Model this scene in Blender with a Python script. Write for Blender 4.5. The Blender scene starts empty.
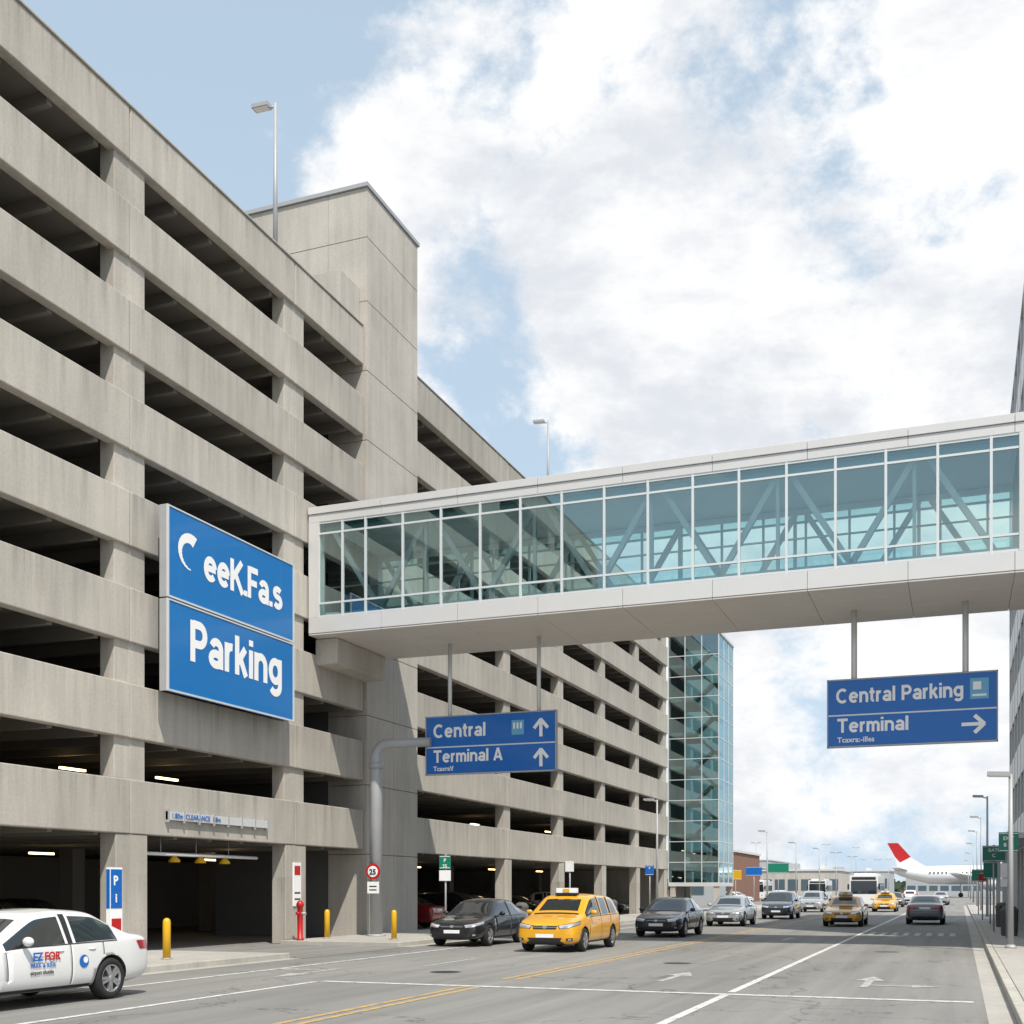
import bpy, bmesh, math, random
from mathutils import Vector, Matrix
from mathutils.bvhtree import BVHTree
random.seed(7)
S=bpy.context.scene
col=S.collection
R=math.radians
# ------------------------------------------------------------------ materials
def newmat(name):
    m=bpy.data.materials.new(name); m.use_nodes=True
    nt=m.node_tree; b=nt.nodes['Principled BSDF']; return m,nt,b
def simple(name,c,rough=.5,metal=0,coat=0,emit=0,noise=0.0,nscale=8):
    m,nt,b=newmat(name)
    b.inputs['Base Color'].default_value=(*c,1); b.inputs['Roughness'].default_value=rough
    b.inputs['Metallic'].default_value=metal; b.inputs['Coat Weight'].default_value=coat
    b.inputs['Coat Roughness'].default_value=.04
    if emit:
        b.inputs['Emission Color'].default_value=(*c,1); b.inputs['Emission Strength'].default_value=emit
    if noise:
        tc=nt.nodes.new('ShaderNodeTexCoord'); n=nt.nodes.new('ShaderNodeTexNoise'); n.inputs['Scale'].default_value=nscale
        n.inputs['Detail'].default_value=4
        nt.links.new(tc.outputs['Object'],n.inputs['Vector'])
        mr=nt.nodes.new('ShaderNodeMapRange'); mr.inputs[3].default_value=1-noise; mr.inputs[4].default_value=1+noise*.5
        nt.links.new(n.outputs[0],mr.inputs[0])
        mx=nt.nodes.new('ShaderNodeMix'); mx.data_type='RGBA'; mx.blend_type='MULTIPLY'; mx.inputs[0].default_value=1
        mx.inputs[6].default_value=(*c,1); nt.links.new(mr.outputs[0],mx.inputs[7]); nt.links.new(mx.outputs[2],b.inputs['Base Color'])
    return m
def mathn(nt,op,a,b=None,c=None,clamp=False):
    n=nt.nodes.new('ShaderNodeMath'); n.operation=op; n.use_clamp=clamp
    for i,v in enumerate((a,b,c)):
        if v is None: continue
        if isinstance(v,(int,float)): n.inputs[i].default_value=v
        else: nt.links.new(v,n.inputs[i])
    return n.outputs[0]
def noise(nt,vec,scale,detail=5,rough=.55,mscale=None,dist=0,loc=None):
    if mscale or loc:
        mp=nt.nodes.new('ShaderNodeMapping'); mp.inputs['Scale'].default_value=mscale or (1,1,1)
        if loc: mp.inputs['Location'].default_value=loc
        nt.links.new(vec,mp.inputs['Vector']); vec=mp.outputs[0]
    n=nt.nodes.new('ShaderNodeTexNoise'); n.inputs['Scale'].default_value=scale
    n.inputs['Detail'].default_value=detail; n.inputs['Roughness'].default_value=rough; n.inputs['Distortion'].default_value=dist
    nt.links.new(vec,n.inputs['Vector']); return n.outputs[0]
def remap(nt,v,a,b,c,d,smooth=False):
    n=nt.nodes.new('ShaderNodeMapRange'); n.clamp=True
    if smooth: n.interpolation_type='SMOOTHSTEP'
    nt.links.new(v,n.inputs[0])
    for i,x in enumerate((a,b,c,d)): n.inputs[i+1].default_value=x
    return n.outputs[0]
def mulcol(nt,c,f):
    mx=nt.nodes.new('ShaderNodeMix'); mx.data_type='RGBA'; mx.blend_type='MULTIPLY'; mx.inputs[0].default_value=1
    if isinstance(c,tuple): mx.inputs[6].default_value=(*c,1)
    else: nt.links.new(c,mx.inputs[6])
    nt.links.new(f,mx.inputs[7]); return mx.outputs[2]
def concrete(name,c,panel=True,streak=.35,rough=.9,bump=True):
    m,nt,b=newmat(name)
    geo=nt.nodes.new('ShaderNodeNewGeometry'); P=geo.outputs['Position']
    n1=noise(nt,P,.35,4,.6); f1=remap(nt,n1,.3,.7,.88,1.08)
    n2=noise(nt,P,1.0,5,.65,(2.2,2.2,.16)); f2=remap(nt,n2,.40,.72,1.04,1-streak)
    n3=noise(nt,P,14,4,.7); f3=remap(nt,n3,.3,.7,.91,1.06)
    f=mathn(nt,'MULTIPLY',mathn(nt,'MULTIPLY',f1,f2),f3)
    if panel:
        sp=nt.nodes.new('ShaderNodeSeparateXYZ'); nt.links.new(P,sp.inputs[0])
        fy=mathn(nt,'FLOOR',mathn(nt,'DIVIDE',mathn(nt,'SUBTRACT',sp.outputs[1],.6),8.0))
        fz=mathn(nt,'FLOOR',mathn(nt,'DIVIDE',mathn(nt,'SUBTRACT',sp.outputs[2],2.15),2.48))
        cb=nt.nodes.new('ShaderNodeCombineXYZ'); nt.links.new(fy,cb.inputs[0]); nt.links.new(fz,cb.inputs[1])
        w=nt.nodes.new('ShaderNodeTexWhiteNoise'); w.noise_dimensions='3D'; nt.links.new(cb.outputs[0],w.inputs['Vector'])
        f=mathn(nt,'MULTIPLY',f,remap(nt,w.outputs[0],0,1,.89,1.05))
        fr=mathn(nt,'FRACT',mathn(nt,'DIVIDE',mathn(nt,'SUBTRACT',4.60,sp.outputs[2]),2.48))
        n4=noise(nt,P,1.0,4,.7,(3,3.5,.05))
        st=mathn(nt,'MULTIPLY',remap(nt,fr,0,.4,1,0),remap(nt,n4,.48,.68,0,.3))
        f=mathn(nt,'MULTIPLY',f,mathn(nt,'SUBTRACT',1.0,st))
    nt.links.new(mulcol(nt,c,f),b.inputs['Base Color']); b.inputs['Roughness'].default_value=rough
    if bump:
        bp=nt.nodes.new('ShaderNodeBump'); bp.inputs['Strength'].default_value=.2; bp.inputs['Distance'].default_value=.02
        nt.links.new(n3,bp.inputs['Height']); nt.links.new(bp.outputs[0],b.inputs['Normal'])
    return m
M={}
M['conc']=concrete('precast_concrete',(.50,.465,.41),streak=.18)
M['conc2']=concrete('tower_concrete',(.51,.475,.425),panel=False,streak=.16)
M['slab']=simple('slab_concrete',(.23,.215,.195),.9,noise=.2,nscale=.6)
M['side']=concrete('sidewalk_concrete',(.42,.40,.365),panel=False,streak=.1)
M['kerb']=concrete('kerb_concrete',(.46,.44,.39),panel=False,streak=.2)
m,nt,b=newmat('asphalt'); geo=nt.nodes.new('ShaderNodeNewGeometry'); P=geo.outputs['Position']
a1=remap(nt,noise(nt,P,.25,5,.6,(1,.25,1)),.3,.7,.80,1.15)
a2=remap(nt,noise(nt,P,1.2,4,.6,(1.5,.04,1)),.35,.7,.84,1.10)
gr=noise(nt,P,45,3,.8); a3=remap(nt,gr,.3,.7,.78,1.18)
v=nt.nodes.new('ShaderNodeTexVoronoi'); v.feature='DISTANCE_TO_EDGE'; v.inputs['Scale'].default_value=.16
wn=nt.nodes.new('ShaderNodeTexNoise'); wn.inputs['Scale'].default_value=.8; wn.inputs['Detail'].default_value=5; nt.links.new(P,wn.inputs['Vector'])
va=nt.nodes.new('ShaderNodeVectorMath'); va.operation='MULTIPLY_ADD'; nt.links.new(wn.outputs[1],va.inputs[0]); va.inputs[1].default_value=(3,3,0); nt.links.new(P,va.inputs[2])
nt.links.new(va.outputs[0],v.inputs['Vector'])
ck=remap(nt,v.outputs[0],.0,.006,.5,1)
oil=remap(nt,noise(nt,P,.9,4,.6,(1.6,.25,1),loc=(4,2,0)),.58,.72,1,.76)
f=mathn(nt,'MULTIPLY',mathn(nt,'MULTIPLY',a1,mathn(nt,'MULTIPLY',a2,oil)),mathn(nt,'MULTIPLY',a3,ck))
nt.links.new(mulcol(nt,(.25,.243,.23),f),b.inputs['Base Color']); b.inputs['Roughness'].default_value=.85
bp=nt.nodes.new('ShaderNodeBump'); bp.inputs['Strength'].default_value=.3; bp.inputs['Distance'].default_value=.01
nt.links.new(gr,bp.inputs['Height']); nt.links.new(bp.outputs[0],b.inputs['Normal']); M['road']=m
def paintmark(name,c,lo=.34,hi=.52):
    m,nt,b=newmat(name); geo=nt.nodes.new('ShaderNodeNewGeometry'); P=geo.outputs['Position']
    w=remap(nt,noise(nt,P,6,6,.75),lo,hi,0,1)
    mx=nt.nodes.new('ShaderNodeMix'); mx.data_type='RGBA'; mx.inputs[6].default_value=(.24,.23,.22,1); mx.inputs[7].default_value=(*c,1)
    nt.links.new(w,mx.inputs[0]); nt.links.new(mx.outputs[2],b.inputs['Base Color']); b.inputs['Roughness'].default_value=.7; return m
M['wmark']=paintmark('white_road_paint',(.66,.66,.64)); M['fmark']=paintmark('faded_road_paint',(.54,.54,.52),.38,.62); M['ymark']=paintmark('yellow_road_paint',(.60,.39,.10),.36,.6)
M['ground']=simple('ground_mat',(.16,.15,.12),.95,noise=.4,nscale=.02)
M['leaf']=simple('foliage',(.06,.085,.045),.9)
M['alu']=simple('aluminium_cladding',(.68,.675,.665),.4,.15,noise=.06,nscale=1.5)
M['alu_l']=simple('soffit_panel',(.64,.61,.57),.5,.05,noise=.08,nscale=1)
M['white']=simple('white_steel',(.84,.85,.85),.4)
M['mull']=simple('mullion',(.70,.73,.74),.35,.2)
M['dark']=simple('dark_trim',(.02,.02,.022),.5)
M['darkseam']=simple('seam',(.012,.012,.013),.9)
M['seam2']=simple('dark_grey',(.12,.12,.12),.9)  # plain dark grey: base behind panel joints, manhole rims, bins
M['galv']=simple('galvanised_steel',(.42,.43,.44),.5,.15,noise=.12,nscale=3)
M['blue']=simple('sign_blue',(.004,.165,.48),.35,coat=.3)
M['blue2']=simple('sign_blue_dark',(.004,.135,.50),.4,coat=.3)
M['lblue']=simple('sign_pictogram_blue',(.15,.42,.65),.4)
M['green']=simple('sign_green',(.01,.20,.13),.4)
M['red']=simple('red_paint',(.5,.015,.015),.4)
M['yel']=simple('safety_yellow',(.75,.42,.01),.45)
M['signw']=simple('sign_white',(.9,.9,.9),.5)
M['tyre']=simple('tyre_rubber',(.018,.018,.019),.85)
M['rim']=simple('alloy_rim',(.5,.51,.52),.3,.8)
M['lens']=simple('headlamp_lens',(.62,.64,.67),.06,.5,1)
M['tail']=simple('tail_lamp',(.4,.008,.01),.15,0,1)
M['carglass']=simple('car_glass',(.015,.02,.022),.05,0,1)
M['tube']=simple('fluorescent_tube',(1,.72,.36),.5,emit=6)
M['brick']=simple('brick_wall',(.25,.13,.09),.9,noise=.2,nscale=1)
M['farwall']=simple('far_wall',(.42,.44,.45),.8,noise=.15,nscale=.05)
M['fargl']=simple('far_glazing',(.08,.12,.15),.2)
def glass(name,tint,refl,ior=1.5,minr=.06):
    m=bpy.data.materials.new(name); m.use_nodes=True; nt=m.node_tree; nt.nodes.clear()
    o=nt.nodes.new('ShaderNodeOutputMaterial'); t=nt.nodes.new('ShaderNodeBsdfTransparent'); t.inputs[0].default_value=(*tint,1)
    g=nt.nodes.new('ShaderNodeBsdfGlossy'); g.inputs['Roughness'].default_value=.02; g.inputs['Color'].default_value=(*refl,1)
    fr=nt.nodes.new('ShaderNodeFresnel'); fr.inputs[0].default_value=ior
    f=mathn(nt,'ADD',fr.outputs[0],minr,clamp=True)
    geo=nt.nodes.new('ShaderNodeNewGeometry')
    bp=nt.nodes.new('ShaderNodeBump'); bp.inputs['Strength'].default_value=.05; bp.inputs['Distance'].default_value=.05
    nt.links.new(noise(nt,geo.outputs['Position'],.7,1),bp.inputs['Height']); nt.links.new(bp.outputs[0],g.inputs['Normal'])
    mx=nt.nodes.new('ShaderNodeMixShader'); nt.links.new(f,mx.inputs[0]); nt.links.new(t.outputs[0],mx.inputs[1]); nt.links.new(g.outputs[0],mx.inputs[2])
    nt.links.new(mx.outputs[0],o.inputs[0]); return m
M['glass']=glass('teal_glass',(.80,.96,.95),(.78,.96,.96),minr=.20)
M['glassband']=glass('teal_glass_spandrel',(.42,.68,.69),(.75,.95,.96),minr=.24)
M['glassT']=glass('tower_glass',(.36,.54,.56),(.68,.85,.88),minr=.25)
M['plane']=simple('aircraft_white',(.8,.8,.8),.3,coat=.5)
# ------------------------------------------------------------------ mesh builder
class MB:
    def __init__(s): s.bm=bmesh.new(); s.mats=[]
    def mi(s,k):
        if k not in s.mats: s.mats.append(k)
        return s.mats.index(k)
    def box(s,x0,x1,y0,y1,z0,z1,k):
        i=s.mi(k); v=[s.bm.verts.new((x,y,z)) for x in(x0,x1) for y in(y0,y1) for z in(z0,z1)]
        for f in((0,1,3,2),(4,6,7,5),(0,4,5,1),(2,3,7,6),(0,2,6,4),(1,5,7,3)):
            fc=s.bm.faces.new([v[j] for j in f]); fc.material_index=i
    def quad(s,pts,k):
        fc=s.bm.faces.new([s.bm.verts.new(p) for p in pts]); fc.material_index=s.mi(k)
    def beam(s,a,b,w,k,h=None):
        a=Vector(a);b=Vector(b);d=(b-a).normalized(); up=Vector((0,0,1)) if abs(d.z)<.95 else Vector((0,1,0))
        u=d.cross(up).normalized(); n=u.cross(d); h=h or w; i=s.mi(k)
        v=[s.bm.verts.new(p+u*(sx*w/2)+n*(sz*h/2)) for p in(a,b) for sx,sz in((-1,-1),(1,-1),(1,1),(-1,1))]
        for f in((3,2,1,0),(4,5,6,7),(0,1,5,4),(1,2,6,5),(2,3,7,6),(3,0,4,7)):
            fc=s.bm.faces.new([v[j] for j in f]); fc.material_index=i
    def tube(s,pts,r,k,n=12,cap=True):
        i=s.mi(k); rings=[]; pts=[Vector(p) for p in pts]
        rr=r if isinstance(r,(list,tuple)) else [r]*len(pts)
        for j,p in enumerate(pts):
            d=(pts[min(j+1,len(pts)-1)]-pts[max(j-1,0)]).normalized()
            up=Vector((0,1,0)) if abs(d.y)<.9 else Vector((1,0,0))
            u=d.cross(up).normalized(); w=d.cross(u)
            rings.append([s.bm.verts.new(p+(u*math.cos(2*math.pi*q/n)+w*math.sin(2*math.pi*q/n))*rr[j]) for q in range(n)])
        for a,b in zip(rings,rings[1:]):
            for q in range(n):
                fc=s.bm.faces.new([a[q],a[(q+1)%n],b[(q+1)%n],b[q]]); fc.material_index=i; fc.smooth=True
        if cap:
            for rg in(rings[0],rings[-1]): 
                fc=s.bm.faces.new(rg); fc.material_index=i
    def lathe(s,prof,axis,c,k,n=24):
        i=s.mi(k); rings=[]; c=Vector(c)
        for r,t in prof:
            ring=[]
            for q in range(n):
                a=2*math.pi*q/n; p=(t,r*math.cos(a),r*math.sin(a))
                if axis=='y': p=(p[1],p[0],p[2])
                if axis=='z': p=(p[1],p[2],p[0])
                ring.append(s.bm.verts.new(c+Vector(p)))
            rings.append(ring)
        for a,b in zip(rings,rings[1:]):
            for q in range(n):
                fc=s.bm.faces.new([a[q],a[(q+1)%n],b[(q+1)%n],b[q]]); fc.material_index=i; fc.smooth=True
        for rg in(rings[0],rings[-1]):
            fc=s.bm.faces.new(rg); fc.material_index=i
    def ell(s,c,r,k,u=14,vv=9):
        i=s.mi(k); res=bmesh.ops.create_uvsphere(s.bm,u_segments=u,v_segments=vv,radius=1,matrix=Matrix.Translation(c)@Matrix.Diagonal((*r,1)))
        for vt in res['verts']:
            for f in vt.link_faces: f.material_index=i; f.smooth=True
    def obj(s,name,parent=None,bevel=0,loc=None,recalc=True):
        if recalc: bmesh.ops.recalc_face_normals(s.bm,faces=s.bm.faces)
        me=bpy.data.meshes.new(name); s.bm.to_mesh(me); s.bm.free()
        for k in s.mats: me.materials.append(M[k] if isinstance(k,str) else k)
        o=bpy.data.objects.new(name,me); col.objects.link(o)
        if parent: o.parent=parent
        if bevel:
            md=o.modifiers.new('bevel','BEVEL'); md.width=bevel; md.segments=2; md.limit_method='ANGLE'; md.angle_limit=R(50)
        if loc: o.location=loc
        return o
def empty(name,loc=(0,0,0),rz=0):
    e=bpy.data.objects.new(name,None); col.objects.link(e); e.location=loc; e.rotation_euler=(0,0,rz); e.empty_display_size=.3; return e
def text(s,loc,size,mat,parent,face='-y',bold=.012,name='lettering',align='LEFT',sx=1):
    c=bpy.data.curves.new(name,'FONT'); c.body=s; c.size=size; c.offset=bold*size; c.extrude=.002; c.align_x=align; c.resolution_u=3
    o=bpy.data.objects.new(name,c); col.objects.link(o); o.location=loc
    o.rotation_euler={'-y':(R(90),0,0),'+x':(R(90),0,R(90)),'+z':(0,0,0)}[face]; o.scale=(sx,1,1)
    c.materials.append(M[mat]); o.parent=parent; return o
# ---- stroke lettering
def arc(cx,cy,rx,ry,a0,a1,n=14):
    return [(cx+rx*math.cos(R(a0+(a1-a0)*i/n)),cy+ry*math.sin(R(a0+(a1-a0)*i/n))) for i in range(n+1)]
GL={
'C':([arc(.44,.5,.355,.415,48,312)],.82),
'e':([[(.1,.385),(.60,.385)],arc(.325,.37,.24,.285,8,318,18)],.65),
'n':([[(.085,0),(.085,.74)],[(.085,.38)]+arc(.305,.43,.22,.225,170,0)+[(.525,0)]],.61),
't':([[(.17,.95),(.17,.22)]+arc(.30,.22,.13,.135,180,280,6),[(0,.665),(.36,.665)]],.38),
'r':([[(.085,0),(.085,.74)],[(.085,.36)]+arc(.30,.42,.215,.235,170,80,8)],.37),
'a':([arc(.31,.47,.2,.185,160,0)+[(.51,0)],arc(.295,.225,.21,.14,0,360,18)],.60),
'l':([[(.085,0),(.085,1)]],.17),
'T':([[(0,.915),(.72,.915)],[(.36,0),(.36,.9)]],.72),
'm':([[(.085,0),(.085,.74)],[(.085,.4)]+arc(.26,.46,.175,.195,170,0,10)+[(.435,0)],[(.435,.4)]+arc(.61,.46,.175,.195,170,0,10)+[(.785,0)]],.87),
'i':([[(.085,0),(.085,.74)],[(.085,.84),(.085,1)]],.17),
'A':([[(.06,0),(.37,1.0)],[(.37,1.0),(.68,0)],[(.16,.28),(.58,.28)]],.74),
'P':([[(.085,0),(.085,1)],[(.1,.915)]+arc(.36,.68,.225,.235,90,-90,12)+[(.1,.445)]],.67),
'k':([[(.085,0),(.085,1)],[(.47,.72),(.13,.33)],[(.24,.44),(.50,.0)]],.56),
'K':([[(.085,0),(.085,1)],[(.62,1),(.13,.42)],[(.27,.56),(.66,.0)]],.70),
'F':([[(.085,0),(.085,1)],[(.1,.915),(.58,.915)],[(.1,.5),(.52,.5)]],.58),
'g':([arc(.32,.39,.235,.265,0,360,18),[(.555,.74)]+[(.555,.0)]+arc(.32,-.0,.235,.19,-8,-150,10)],.64),
's':([arc(.28,.525,.19,.13,30,270,12)+arc(.28,.24,.20,.155,90,-150,12)],.54),
'.':([[(.085,0),(.085,.17)]],.17),
' ':([],.28)}
def lettering(s,loc,size,mat,parent,face='-y',sx=1,t=.19,gap=.09,name='lettering'):
    b=MB(); cx=0; k=b.mi(mat); lay=0
    for c in s:
        st,w=GL[c]
        for pl in st:
            P=[Vector(p) for p in pl]; closed=(P[0]-P[-1]).length<1e-4
            if closed: P=P[:-1]
            n=len(P); L=[];Rr=[]; lay+=1; zz=.003+.0012*(lay%4)
            for i in range(n):
                if closed: a,c2=P[i-1],P[(i+1)%n]
                else: a,c2=P[max(i-1,0)],P[min(i+1,n-1)]
                d1=(P[i]-a).normalized() if (P[i]-a).length>1e-6 else None; d2=(c2-P[i]).normalized() if (c2-P[i]).length>1e-6 else None
                if d1 is None: d1=d2
                if d2 is None: d2=d1
                n1=Vector((-d1.y,d1.x)); n2=Vector((-d2.y,d2.x)); m=(n1+n2).normalized() if (n1+n2).length>.2 else n1
                o=m*(t/2/max(.5,m.dot(n1)))
                L.append(P[i]+o); Rr.append(P[i]-o)
            V=lambda p:b.bm.verts.new(((cx+p.x)*size*sx,-zz,p.y*size))
            vl=[V(p) for p in L]; vr=[V(p) for p in Rr]
            for i in range(n if closed else n-1):
                j=(i+1)%n; f=b.bm.faces.new([vl[i],vl[j],vr[j],vr[i]]); f.material_index=k
        cx+=w+gap
    o=b.obj(name,parent,loc=loc)
    if face=='+x': o.rotation_euler=(0,0,R(90))
    return o
# ------------------------------------------------------------------ camera
cam=bpy.data.cameras.new('camera'); co=bpy.data.objects.new('camera',cam); col.objects.link(co); S.camera=co
co.location=(0,0,1.75); co.rotation_euler=(R(90),0,R(21)); cam.sensor_width=36; cam.lens=36*1167/1024
cam.shift_y=(889-512)/1024; cam.clip_end=6000; cam.clip_start=.1
# ------------------------------------------------------------------ world / sun
EL=R(56)
sd=Vector((.62,-.7,0)).normalized()*math.cos(EL)+Vector((0,0,math.sin(EL)))
W=bpy.data.worlds.new('World'); S.world=W; W.use_nodes=True; nt=W.node_tree; bg=nt.nodes['Background']
sky=nt.nodes.new('ShaderNodeTexSky'); sky.sky_type='NISHITA'; sky.sun_disc=False; sky.sun_elevation=EL; sky.sun_rotation=math.atan2(sd.x,sd.y)
sky.air_density=1.0; sky.dust_density=1.0
tc=nt.nodes.new('ShaderNodeTexCoord'); D=tc.outputs['Generated']
def cell(px,py):
    th=R(21); x=px-512; z=1167; u=889-py
    return Vector((x*math.cos(th)-z*math.sin(th), x*math.sin(th)+z*math.cos(th), u)).normalized()
def bump(px,py,rad,amt):
    d=nt.nodes.new('ShaderNodeVectorMath'); d.operation='DOT_PRODUCT'; nt.links.new(D,d.inputs[0]); d.inputs[1].default_value=cell(px,py)
    return remap(nt,d.outputs['Value'],math.cos(math.atan(rad/1300)),1,0,amt,True)
n1=noise(nt,D,4.2,8,.62,(1,1,1.5),.15,(3.1,1.7,.4))
n2=noise(nt,D,14,7,.64,(1,1,1.3),.2)
dens=mathn(nt,'ADD',mathn(nt,'MULTIPLY',mathn(nt,'SUBTRACT',n1,.5),2.0),mathn(nt,'MULTIPLY',mathn(nt,'SUBTRACT',n2,.5),.75))
for a in((560,220,330,.30),(880,310,420,.31),(560,40,200,.14),(400,180,110,.20),(600,420,200,.05),(230,60,380,-.20),(780,50,140,-.32),(880,400,200,.14),(700,200,120,.08),(500,430,130,-.30),(450,330,110,-.20),(850,720,330,.24)):
    dens=mathn(nt,'ADD',dens,bump(*a))
sp=nt.nodes.new('ShaderNodeSeparateXYZ'); nt.links.new(D,sp.inputs[0])
mask=remap(nt,dens,-.08,.22,0,1,True)
shade=noise(nt,D,5.0,8,.62,(1,1,2.0),.1,(7,2,5))
cs=remap(nt,shade,.36,.58,0,1,True)
cm=nt.nodes.new('ShaderNodeMix'); cm.data_type='RGBA'; cm.inputs[6].default_value=(7.7,8.05,8.6,1); cm.inputs[7].default_value=(10.5,10.5,10.5,1)
nt.links.new(cs,cm.inputs[0])
haze=nt.nodes.new('ShaderNodeMix'); haze.data_type='RGBA'; haze.inputs[7].default_value=(6.1,7.7,9.3,1)
nt.links.new(remap(nt,sp.outputs[2],0,.65,.97,.72),haze.inputs[0]); nt.links.new(sky.outputs[0],haze.inputs[6])
mx=nt.nodes.new('ShaderNodeMix'); mx.data_type='RGBA'; nt.links.new(mask,mx.inputs[0]); nt.links.new(haze.outputs[2],mx.inputs[6]); nt.links.new(cm.outputs[2],mx.inputs[7])
nt.links.new(mx.outputs[2],bg.inputs[0]); bg.inputs[1].default_value=.1
sl=bpy.data.lights.new('sun','SUN'); sl.energy=4.5; sl.angle=R(.6); sl.color=(1,.94,.85)
so=bpy.data.objects.new('sun',sl); col.objects.link(so); so.rotation_euler=(-sd).to_track_quat('-Z','Y').to_euler()
# ------------------------------------------------------------------ ground
b=MB(); b.box(-3000,3000,-500,5500,-1,-.012,'ground'); b.obj('ground')
b=MB(); b.quad([(-15.8,-40,0),(.7,-40,0),(.7,600,0),(-15.8,600,0)],'road'); b.obj('road')
b=MB(); b.quad([(-120,94,-.004),(-15.8,94,-.004),(-15.8,250,-.004),(-120,250,-.004)],'road')
b.quad([(-200,150,-.008),(200,150,-.008),(200,420,-.008),(-200,420,-.008)],'road'); b.obj('tarmac')
def pavement(name,x0,x1,y0,y1,kx):
    b=MB(); L=1.6; y=y0
    sx0,sx1=(x0+.17,x1) if kx==x0 else (x0,x1-.17)
    while y<y1-.05:
        ye=min(y+L,y1); b.box(sx0,sx1,y+.006,ye-.006,-.2,.13,'side'); y=ye
    y=y0
    while y<y1-.05:
        ye=min(y+3.2,y1)
        if kx==x0: b.box(x0,x0+.16,y+.004,ye-.004,-.2,.137,'kerb')
        else: b.box(x1-.16,x1,y+.004,ye-.004,-.2,.137,'kerb')
        y=ye
    return b.obj(name,bevel=.015)
pavement('pavement',-20,-15.8,-5,25.5,-15.8)
pavement('pavement',-20,-15.8,31.7,120,-15.8)
pavement('pavement',.7,7,-10,130,.7)
b=MB(); b.quad([(.35,-40,.004),(.7,-40,.004),(.7,130,.004),(.35,130,.004)],'side')
b.quad([(-15.8,-40,.004),(-15.45,-40,.004),(-15.45,120,.004),(-15.8,120,.004)],'side'); b.obj('gutter')
b=MB(); b.quad([(-40,25.5,.008),(-15.4,25.5,.008),(-15.4,31.7,.008),(-40,31.7,.008)],'road'); b.obj('driveway')
b=MB()
def mark(x0,x1,y0,y1,k='wmark'): b.quad([(x0,y0,.006),(x1,y0,.006),(x1,y1,.006),(x0,y1,.006)],k)
mark(-8.05,-7.93,-30,19.2,'ymark'); mark(-8.32,-8.2,-30,19.2,'ymark'); mark(-8.05,-7.93,21,400,'ymark'); mark(-8.32,-8.2,21,400,'ymark')
mark(-3.68,-3.54,-30,19.2); mark(-3.68,-3.54,19.75,400)
mark(-11.4,-11.27,-30,19.2); mark(-14.0,-13.88,-30,60)
mark(-11.27,.2,19.25,19.45)
y=24
while y<400: mark(-11.4,-11.27,y,y+3,'fmark'); y+=9
for i in range(8): mark(-3.3+i*.42,-3.1+i*.42,46,49,'fmark')
for i in range(5): mark(-3.0,-.2,66+i*1.4,66.5+i*1.4,'fmark')
def arrow(x,y,d=1,turn=0,L=2.6):
    mark(x-.07,x+.07,min(y,y+d*L*.6),max(y,y+d*L*.6),'fmark')
    b.quad([(x-.28,y+d*L*.6,.0065),(x+.28,y+d*L*.6,.0065),(x+.02,y+d*L,.0065),(x-.02,y+d*L,.0065)],'fmark')
    if turn:
        mark(min(x+turn*.072,x+turn*.8),max(x+turn*.072,x+turn*.8),y+d*.5-.08,y+d*.5+.1,'fmark')
        b.quad([(x+turn*.8,y+d*.5-.3,.007),(x+turn*.8,y+d*.5+.32,.007),(x+turn*1.25,y+d*.5+.03,.007),(x+turn*1.25,y+d*.5,.007)],'fmark')
arrow(-12.7,22.5,-1,-1); arrow(-5.3,21.6,1); arrow(-1.6,21.6,1,1); arrow(-5.6,40,1)
b.obj('road_markings')
for x,y in((-6.2,27),(-10.1,22.4),(-1.9,34)):
    b=MB(); b.lathe([(.34,-.02),(.34,.006)],'z',(0,0,0),'seam2',24); b.lathe([(.30,-.02),(.30,.009)],'z',(0,0,0),'dark',24); b.obj('manhole_cover',loc=(x,y,0))
# ------------------------------------------------------------------ parking garage
G=empty('parking_garage')
grid=[.6,8.6,16.6,24.6,32.6,37.25]
grid2=[41.5,51.6,59.6,67.6,75.6,84.0]
tops=[4.58+2.48*k for k in range(8)]; BH=1.4
b=MB()
for g in(grid,grid2):
    for a,c in zip(g,g[1:]):
        for t in tops:
            hh=BH if t<21 else 1.35; jx=random.uniform(-.008,.008)
            b.box(-20.3,-20.0+jx,a+.018,c-.018,t-hh,t,'conc')
b.obj('spandrels',G,bevel=.025)
b=MB()
cols=[.6,8.6,16.6,24.6,32.6,51.6,59.6,67.6,75.6,83.4]
for y in cols:
    w=.6 if y<50 else .42
    b.box(-20.55,-20.10,y-w+.1,y+w+.1,0,21.5,'conc')
    b.box(-20.099,-20.03,y-w+.08,y+w+.12,.12,3.17,'conc')
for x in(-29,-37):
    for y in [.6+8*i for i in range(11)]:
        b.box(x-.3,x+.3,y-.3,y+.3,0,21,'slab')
b.obj('columns',G,bevel=.02)
b=MB()
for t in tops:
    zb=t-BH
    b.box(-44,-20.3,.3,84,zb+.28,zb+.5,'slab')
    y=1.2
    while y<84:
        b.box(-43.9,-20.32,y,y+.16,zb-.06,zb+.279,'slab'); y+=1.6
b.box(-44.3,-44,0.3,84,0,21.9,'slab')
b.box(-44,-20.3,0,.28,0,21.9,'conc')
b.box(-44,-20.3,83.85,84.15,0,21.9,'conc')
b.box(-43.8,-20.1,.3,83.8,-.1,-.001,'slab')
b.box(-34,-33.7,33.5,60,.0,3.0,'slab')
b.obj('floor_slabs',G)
b=MB()
for a,c in((.3,37.2),(41.55,84.0)): b.box(-20.34,-19.96,a,c,tops[-1]+.012,tops[-1]+.07,'kerb')
b.obj('parapet_coping',G,bevel=.01)
b=MB()
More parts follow.
